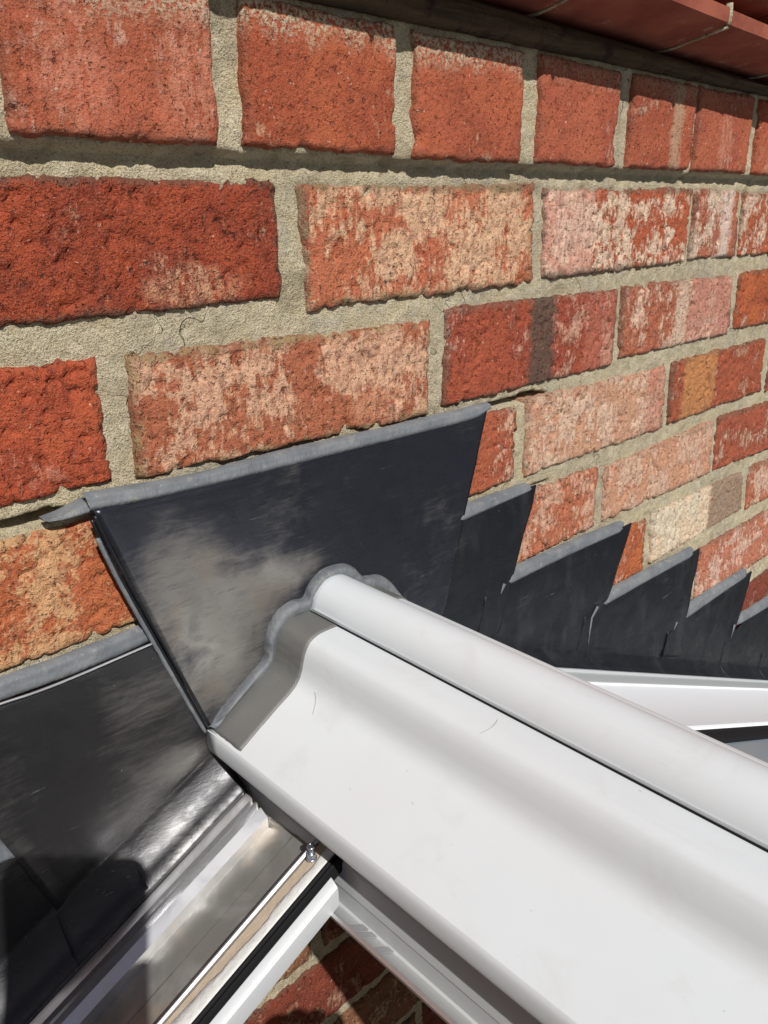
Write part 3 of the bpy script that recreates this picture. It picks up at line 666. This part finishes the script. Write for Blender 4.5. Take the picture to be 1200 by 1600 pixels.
for k in range(len(o_)):
    a, b = o_[k], i_[k]; sg = float(fbm(np.array(k * .22), np.array(1.), 77, 3)); row = []
    d = b - a
    side = np.array([d[0], 0, d[2]]); L = np.linalg.norm(side) + 1e-9
    out_d = -side / L
    for j in range(10):
        s = j / 9; bl = math.sin(math.pi * s)
        p = a + d * s + np.array([0, -1, 0]) * bl * (.0030 + .0018 * sg) + out_d * bl * (.0022 + .0012 * sg)
        if j == 0: p = a + np.array([0, .003, 0])
        if j == 9: p = b + np.array([0, -.0004, 0]) - out_d * .0030 + np.array([0, .002, 0])
        row.append(p)
    rows.append(row)
child(loft('sealant_fillet', rows, SEAL, None, sharp=None), ridge)
# hairs and scuffs lying on the cap
def on_wing(u, v):                         # drop a pixel onto the sloping wing / cove
    best = None
    d = RC @ np.array([(u - 600) / FPX, 1, -(v - 800) / FPX])
    for a, b in zip(pp[:-1], pp[1:]):
        n = np.array([-(b[1] - a[1]), 0, b[0] - a[0]]); den = n @ d
        if abs(den) < 1e-12: continue
        t_ = n @ (np.array([a[0], 0, a[1]]) - CAM) / den; P = CAM + t_ * d
        lo_, hi_ = min(a[0], b[0]) - 1e-5, max(a[0], b[0]) + 1e-5
        if lo_ <= P[0] <= hi_ and min(a[1], b[1]) - 1e-5 <= P[2] <= max(a[1], b[1]) + 1e-5 and (best is None or t_ < best[0]): best = (t_, P)
    return None if best is None else best[1] + np.array([-.0002, 0, .0003])
t = NT('hair_fibre'); HAIR = t.fin((.30, .27, .25), .6)
for pts, lab in [([(492, 1082), (494, 1092), (492, 1105), (489, 1117)], 'fine hair lying on the white ridge near the grey tape'), ([(751, 1146), (762, 1141), (772, 1134), (778, 1125)], 'short curved hair on the white ridge below the dark groove')]:
    P = [on_wing(*p) for p in pts]
    if all(p is not None for p in P):
        o = tube('hair', smooth_path(P, 5), .00011, HAIR, None, seg=5); o['label'] = lab; o['category'] = 'hair'; o['group'] = 'hairs lying on the ridge'

# ------------------------------------------------------------------ ridge beam under the capping
beam = thing('ridge_beam', 'grey ridge beam with glazing ledges hidden beneath the white capping', 'roof beam', (.005, -.1, -.29))
BP = [(-.060, -.252), (-.0725, -.2680), (-.0735, -.2700), (-.0745, -.2855), (-.0738, -.2868), (-.0735, -.2985), (-.0745, -.2995), (-.0840, -.2925), (-.0855, -.2900), (-.0870, -.2905), (-.0860, -.2945), (-.076, -.3030), (-.060, -.306), (-.045, -.325)]
loop = BP + [mirror(p) for p in BP][::-1]
ysb = [-.004, -.11, -.113, -.2, -.4, -.8, -1.4, YE]
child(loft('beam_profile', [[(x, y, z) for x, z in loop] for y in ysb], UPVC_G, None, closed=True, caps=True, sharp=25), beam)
child(box('support_block', (-.03, YE + .01, -.252), (.04, -.008, -.20), UPVC_G, bevel=0), beam)
# thin bright aluminium edge on the ledge
child(loft('ledge_edge', [[(x, y, z) for x, z in [(-.0852, -.2899), (-.0862, -.2893), (-.0876, -.2903), (-.0868, -.2916)]] for y in (-.1135, -.3, -.8, YE)], ALU, None, closed=True, caps=True), beam)
# bright metal slips added as sun glints on the ledge
for y in (-.128, -.1345, -.147):
    P = [(-.0742, y, -.2992), (-.0842, y, -.2922), (-.0842, y - .004, -.2922), (-.0742, y - .004, -.2992)]
    child(mk('ledge_glint', [(a, b, c + .0006) for a, b, c in P] + [(a, b, c) for a, b, c in P], [(0, 1, 2, 3), (4, 7, 6, 5), (0, 4, 5, 1), (1, 5, 6, 2), (2, 6, 7, 3), (3, 7, 4, 0)], ALU, None, False), beam)

# ------------------------------------------------------------------ left glazing bar (uncapped)
bar = thing('glazing_bar', 'bare aluminium wall bar sloping down left with putty strip and black gasket', 'glazing bar', (-.09, -.07, -.28))
def slope_loft(name, sec, xs, plane, mat, parent, closed=True, sharp=25, jit=None):
    """sec: (y, k) points; k measured down from the roof plane"""
    rows = []
    for x in xs:
        rows.append([(x, y + (jit(x, i) if jit else 0), plane(x, k)) for i, (y, k) in enumerate(sec)])
    o = loft(name, rows, mat, None, closed=closed, caps=closed, sharp=sharp); child(o, parent); return o
XL = list(np.linspace(-.079, -.30, 40)) + [-.5, -.9, -1.3]
XF = list(np.linspace(-.030, -.30, 46)) + [-.5, -.9, -1.3]
K = .025
rid = [(-.0262, K + .004), (-.0262, K - .0005), (-.0285, K - .0012), (-.0290, K + .0040), (-.0308, K + .0040), (-.0311, K - .0022), (-.0345, K - .0026), (-.0372, K - .0022), (-.0376, K + .0042),
       (-.0400, K + .0042), (-.0403, K - .0018), (-.0425, K - .0022), (-.0430, K + .0034), (-.0454, K + .0036), (-.0458, K - .0010), (-.0520, K + .0022), (-.0525, K + .006), (-.0525, K + .010)]
slope_loft('ridged_flange', rid + [(-.0262, K + .010)], XL, zl, ALU, bar, sharp=20)
slope_loft('channel_floor', [(-.024, K + .0095), (-.0525, K + .0095), (-.056, K + .0085), (-.070, K + .0080), (-.0715, K + .0072), (-.086, K + .0070), (-.0885, K + .0068), (-.0885, K + .012), (-.024, K + .014)], XF, zl, ALU_D, bar, sharp=20)
slope_loft('bright_lip', [(-.0885, K + .007), (-.0893, K - .0008), (-.0905, K - .0014), (-.0918, K - .0006), (-.0918, K + .007)], XF, zl, ALU, bar, sharp=50)
slope_loft('putty_strip', [(-.0918, K + .002), (-.0925, K + .0005), (-.098, K + .0008), (-.1005, K + .0010), (-.1005, K + .007), (-.0918, K + .007)],
           list(np.linspace(-.072, -.30, 120)) + [-.5, -.9], zl, PUTTY, bar, sharp=60, jit=lambda x, i: 0)
rj = lambda x, i: (.0028 * float(fbm(np.array(x * 130), np.array(3.), 5, 4)) + .0022 * float(sstep(-.14, -.155, x))) if i in (0, 1, 7) else 0
slope_loft('white_sealant', [(-.0980, K + .0006), (-.0983, K - .0002), (-.1000, K - .0007), (-.1030, K - .0009), (-.1052, K - .0006), (-.1056, K + .003), (-.1056, K + .006), (-.0980, K + .006)],
           list(np.linspace(-.058, -.30, 260)) + [-.5, -.9], zl, WSEAL, bar, sharp=None, jit=rj)
slope_loft('gasket', [(-.1056, K + .002), (-.1060, K - .0022), (-.1072, K - .0030), (-.1080, K - .0022), (-.1083, K + .0002), (-.1088, K - .0008), (-.1096, K - .0030), (-.1110, K - .0026), (-.1114, K + .002), (-.1114, K + .006), (-.1056, K + .006)], XF, zl, RUB, bar, sharp=30)
slope_loft('side_frame', [(-.1114, K + .001), (-.1122, K + .0002), (-.1150, K + .0016), (-.1172, K + .0034), (-.1178, K + .006), (-.1178, K + .0150), (-.1165, K + .0165), (-.1000, K + .0175), (-.0300, K + .0175), (-.0300, K + .0135), (-.1000, K + .0135), (-.1114, K + .0120)],
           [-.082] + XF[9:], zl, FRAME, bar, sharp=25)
# screw and nut standing in the shade beside the gasket
by = -.0955; bx = -.0815; bz = zl(bx, K - .0005)
bolt = thing('hex_bolt', 'small zinc bolt with nut standing on the bar in the shade of the ridge', 'bolt', (bx, by, bz))
def cyl(name, c, r0, r1, h, seg, mat, parent):
    rows = [[(c[0] + r * math.cos(2 * math.pi * k / seg), c[1] + r * math.sin(2 * math.pi * k / seg), c[2] + z) for k in range(seg)] for r, z in ((r0, 0), (r0, h * .85), (r1, h))]
    return child(loft(name, rows, mat, None, closed=True, caps=True, sharp=30), parent)
cyl('washer', (bx, by, bz), .0030, .0029, .0008, 24, ZINC, bolt)
cyl('nut', (bx, by, bz + .0008), .0026, .0023, .0028, 6, ZINC, bolt)
cyl('shank', (bx, by, bz + .0036), .0014, .0012, .0045, 16, ZINC, bolt)
hd = [(bx + .0019 * math.cos(a_) , by + .0019 * math.sin(a_)) for a_ in np.linspace(0, 2 * math.pi, 16, endpoint=False)]
child(tube('shank_ring', [(x, y, bz + .0078) for x, y in hd] + [(hd[0][0], hd[0][1], bz + .0078)], .00055, ZINC, None, seg=6), bolt)

# ------------------------------------------------------------------ right glazing bar and glass
rbar = thing('glazing_bar', 'white capped wall bar sloping down right under the black lead steps', 'glazing bar', (.3, -.07, -.35))
XR = list(np.linspace(.06, 1.3, 30))
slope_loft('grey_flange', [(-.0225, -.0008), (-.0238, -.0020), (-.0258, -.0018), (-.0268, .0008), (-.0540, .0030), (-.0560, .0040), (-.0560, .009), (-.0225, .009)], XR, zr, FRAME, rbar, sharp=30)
t = NT('upvc_bright'); UPB = t.fin((.90, .93, .96), .6, 0., None, .4)
slope_loft('white_cap', [(-.0545, .008), (-.0545, -.0008), (-.0560, -.0022), (-.0590, -.0024), (-.0600, -.0010), (-.0640, -.0006), (-.1430, -.0010), (-.1450, -.0018), (-.1475, -.0012), (-.1485, .001), (-.1485, .008)], XR, zr, UPB, rbar, sharp=30)
slope_loft('gasket', [(-.1485, .003), (-.1490, .0002), (-.1525, .0002), (-.1535, .0012), (-.1560, .0012), (-.1570, .0006), (-.1625, .0022), (-.1640, .0042), (-.1640, .009), (-.1485, .009)], XR, zr, RUB, rbar, sharp=25)
pane = slope_loft('glass_pane', [(-.150, .006), (-.90, .006), (-.90, .0095), (-.150, .0095)], [.1, .7, 1.25], zr, GLASS, rbar, sharp=20)
pane.parent = None; pane.matrix_parent_inverse = Matrix.Identity(4); pane['label'] = 'sloping glass roof pane right of the ridge beyond the black gasket'; pane['category'] = 'glass pane'

# ------------------------------------------------------------------ photographer, just behind the lens
def C2W(x, d, u):              # camera frame (right, forward, up) to world
    return CAM + RC @ np.array([x, d, u])
def rounded_slab(name, x0, x1, u0, u1, d0, d1, r, mat, parent):
    pts = []
    for cx, cu, a0 in ((x1 - r, u1 - r, 0), (x0 + r, u1 - r, 90), (x0 + r, u0 + r, 180), (x1 - r, u0 + r, 270)):
        for k in range(7): a = R_(a0 + 15 * k); pts.append((cx + r * math.cos(a), cu + r * math.sin(a)))
    rows = [[C2W(x, d, u) for x, u in pts] for d in (d0, d1)]
    return child(loft(name, rows, mat, None, closed=True, caps=True, sharp=40), parent)
t = NT('phone_dark'); PHN = t.fin((.02, .021, .025), .25, .3)
t = NT('phone_glass'); PGL = t.fin((.01, .01, .012), .08, 0.)
pc = C2W(0, -.006, -.05)
phone = thing('phone', 'dark smartphone held up at the lens position beside the wall', 'phone', tuple(pc))
rounded_slab('body', -.066, .0065, -.132, .013, -.0105, -.0028, .010, PHN, phone)
rounded_slab('screen', -.063, .0035, -.129, .010, -.0113, -.0106, .008, PGL, phone)
# lens ring round the shooting position
rg = [C2W(.0062 * math.cos(a), -.0022, .0062 * math.sin(a)) for a in np.linspace(0, 2 * math.pi, 25)]
child(tube('lens_ring', rg, .0009, PHN, None, seg=8), phone)

t = NT('skin'); v = t.obj(); SKIN = t.fin(t.mix(t.noise(v, 40, 3), (.55, .33, .24), (.62, .39, .29)), .5, 0., t.bump(t.noise(v, 600, 2), .0006, .3), .4, **{'Subsurface Weight': .05})
t = NT('navy_jacket'); v = t.obj(); CLOTH = t.fin(t.mix(t.noise(v, 30, 4), (.025, .03, .045), (.04, .045, .06)), .85, 0., t.bump(t.noise(v, 25, 3, .6), .02, .5), .2)
t = NT('work_trousers'); v = t.obj(); TROU = t.fin(t.mix(t.noise(v, 30, 4), (.035, .035, .035), (.06, .058, .055)), .9, 0., t.bump(t.noise(v, 20, 3), .02, .5), .2)
t = NT('brown_hair'); v = t.obj(); HAIRM = t.fin(t.mix(t.noise(t.obj(scl=(1, 1, .2)), 200, 3), (.03, .018, .01), (.07, .045, .025)), .6)
t = NT('boot_leather'); BOOT = t.fin((.05, .032, .02), .5)
def skin(name, verts, edges, radii, mat, parent, root=0, sub=2):
    me = bpy.data.meshes.new(name); me.from_pydata([tuple(map(float, p)) for p in verts], edges, [])
    o = bpy.data.objects.new(name, me); scene.collection.objects.link(o); me.materials.append(mat)
    s = o.modifiers.new('skin', 'SKIN'); s.use_smooth_shade = True
    sv = me.skin_vertices[0].data
    for i, r in enumerate(radii):
        sv[i].radius = (r, r) if not hasattr(r, '__len__') else r
        sv[i].use_root = (i == root)
    ss_ = o.modifiers.new('sub', 'SUBSURF'); ss_.levels = sub; ss_.render_levels = sub
    return child(o, parent)
GZ = -1.62                                     # platform the photographer stands on
person = thing('person', 'photographer in navy jacket standing on the platform holding up the phone', 'person', (-.55, -.72, GZ))
f2 = np.array([math.sin(-YAW), math.cos(YAW)]); r2 = np.array([f2[1], -f2[0]])
def B(r, f, z):                                # body frame: right, forward (towards wall), height
    return np.array([-.545 + r2[0] * r + f2[0] * f, -.665 + r2[1] * r + f2[1] * f, z])
Zh = .10
handL = C2W(-.035, -.027, -.205); handR = np.array([-.222, -.455, -.205])
shL, shR = B(-.19, -.06, Zh - .27), B(.19, -.06, Zh - .27)
elL = B(-.25, .05, Zh - .52); elR = B(.16, .02, Zh - .55)
J = [B(0, -.06, Zh - .70), B(0, -.06, Zh - .55), B(0, -.07, Zh - .40), B(0, -.06, Zh - .27), B(0, -.04, Zh - .18), B(0, -.02, Zh - .09), B(0, .0, Zh), B(0, .0, Zh + .06),
     B(-.10, -.06, Zh - .25), shL, elL, handL, B(.10, -.06, Zh - .25), shR, elR, handR,
     B(-.09, -.06, Zh - .80), B(-.10, -.04, Zh - 1.22), B(-.10, -.07, GZ + .09), B(.09, -.06, Zh - .80), B(.10, -.04, Zh - 1.22), B(.10, -.07, GZ + .09)]
Ed = [(0, 1), (1, 2), (2, 3), (3, 4), (4, 5), (5, 6), (6, 7), (3, 8), (8, 9), (9, 10), (10, 11), (3, 12), (12, 13), (13, 14), (14, 15), (0, 16), (16, 17), (17, 18), (0, 19), (19, 20), (20, 21)]
Rd = [.13, .12, .13, .11, .052, .058, .078, .066, .07, .052, .038, .026, .07, .052, .038, .026, .082, .055, .036, .082, .055, .036]
skin('body', J, Ed, Rd, SKIN, person)
o5 = .012
sh = [0, 1, 2, 3, 8, 9, 10, 12, 13, 14]
J2 = [J[i] for i in sh] + [J[10] * .2 + J[11] * .8, J[14] * .2 + J[15] * .8, B(0, -.06, Zh - .86)]
skin('jacket', J2, [(0, 1), (1, 2), (2, 3), (3, 4), (4, 5), (5, 6), (6, 10), (3, 7), (7, 8), (8, 9), (9, 11), (0, 12)], [Rd[i] + o5 for i in sh] + [.04, .04, .165], CLOTH, person)
J3 = [J[0], J[16], J[17], J[18], J[19], J[20], J[21]]
skin('trousers', J3, [(0, 1), (1, 2), (2, 3), (0, 4), (4, 5), (5, 6)], [.15, .098, .07, .052, .098, .07, .052], TROU, person)
for s in (-1, 1):
    a = B(s * .10, -.09, GZ + .055); b = B(s * .10, .02, GZ + .045); c = B(s * .105, .12, GZ + .035)
    skin('boot', [B(s * .10, -.07, GZ + .14), a, b, c], [(0, 1), (1, 2), (2, 3)], [.05, .05, .045, .033], BOOT, person)
def hand(wrist, palm_dir, finger_dir, curl_dir, name='hand', thumb_side=1):
    pd = np.array(palm_dir, float); pd /= np.linalg.norm(pd); cd = np.array(curl_dir, float); cd -= cd @ pd * pd; cd /= np.linalg.norm(cd); sd = np.cross(pd, cd) * thumb_side
    V = [wrist, wrist + pd * .045]; E_ = [(0, 1)]; Rr = [(.024, .018), (.03, .018)]
    for k, (off, L) in enumerate(((-.027, .060), (-.009, .072), (.009, .078), (.026, .070))):
        b0 = len(V); base = wrist + pd * .075 + sd * off
        p1 = base + pd * L * .35 + cd * L * .15; p2 = p1 + pd * L * .12 + cd * L * .38; p3 = p2 - pd * L * .12 + cd * L * .26
        V += [base, p1, p2, p3]; Rr += [.0105, .0092, .0085, .0075]; E_ += [(1, b0), (b0, b0 + 1), (b0 + 1, b0 + 2), (b0 + 2, b0 + 3)]
    b0 = len(V); tb = wrist + pd * .03 + sd * .03
    V += [tb, tb + pd * .025 + sd * .012 + cd * .012, tb + pd * .048 + sd * .006 + cd * .030]; Rr += [.013, .0115, .009]; E_ += [(1, b0), (b0, b0 + 1), (b0 + 1, b0 + 2)]
    return skin(name, V, E_, Rr, SKIN, person)
hand(handL, RC @ np.array([.12, 0., .98]), None, RC @ np.array([1., 0, .0]), thumb_side=-1)
hand(handR, np.array([.30, .40, .28]), None, np.array([-.5, -.2, -.8]))
# head details
hf = lambda r, f, z: B(r, f, Zh + z)
skin('hair', [hf(0, -.03, .10), hf(0, -.045, .04), hf(0, -.03, -.03)], [(0, 1), (1, 2)], [.075, .083, .06], HAIRM, person)
skin('nose', [hf(0, .072, .03), hf(0, .090, .0), hf(0, .082, -.008)], [(0, 1), (1, 2)], [.008, .012, .013], SKIN, person)
for s in (-1, 1):
    skin('ear', [hf(s * .078, -.005, .03), hf(s * .083, -.01, .005), hf(s * .078, -.004, -.02)], [(0, 1), (1, 2)], [.010, .012, .008], SKIN, person)
    skin('eye', [hf(s * .030, .068, .028), hf(s * .030, .072, .028)], [(0, 1)], [.010, .009], FRAME, person, sub=1)
t = NT('lips'); LIPS = t.fin((.4, .16, .13), .5)
skin('mouth', [hf(-.022, .068, -.038), hf(0, .076, -.040), hf(.022, .068, -.038)], [(0, 1), (1, 2)], [.004, .006, .004], LIPS, person, sub=1)
# the platform under the boots
t = NT('scaffold_board'); v = t.obj(scl=(.1, 1, 1)); BOARD = t.fin(t.mix(t.noise(v, 60, 4), (.32, .22, .12), (.42, .31, .18)), .85, 0., t.bump(t.noise(v, 90, 4), .003, .6))
plat = thing('work_platform', 'timber boarded platform on metal trestles under the photographer', 'platform', (-.55, -.72, -2.55))
for k in range(3): child(box('board', (-1.15, -1.12 + k * .24, GZ - .04), (.05, -.89 + k * .24, GZ - .002), BOARD, bevel=.003), plat)
for x in (-1.05, -.05):
    for y in (-1.08, -.46): child(tube('leg', [(x, y, -2.55), (x, y, GZ - .04)], .018, ZINC, None), plat)
    child(tube('crossbar', [(x, -1.10, GZ - .058), (x, -.44, GZ - .058)], .018, ZINC, None), plat)
    child(tube('brace', [(x, -1.08, -2.2), (x, -.46, -2.2)], .012, ZINC, None), plat)
bpy.context.view_layer.update()
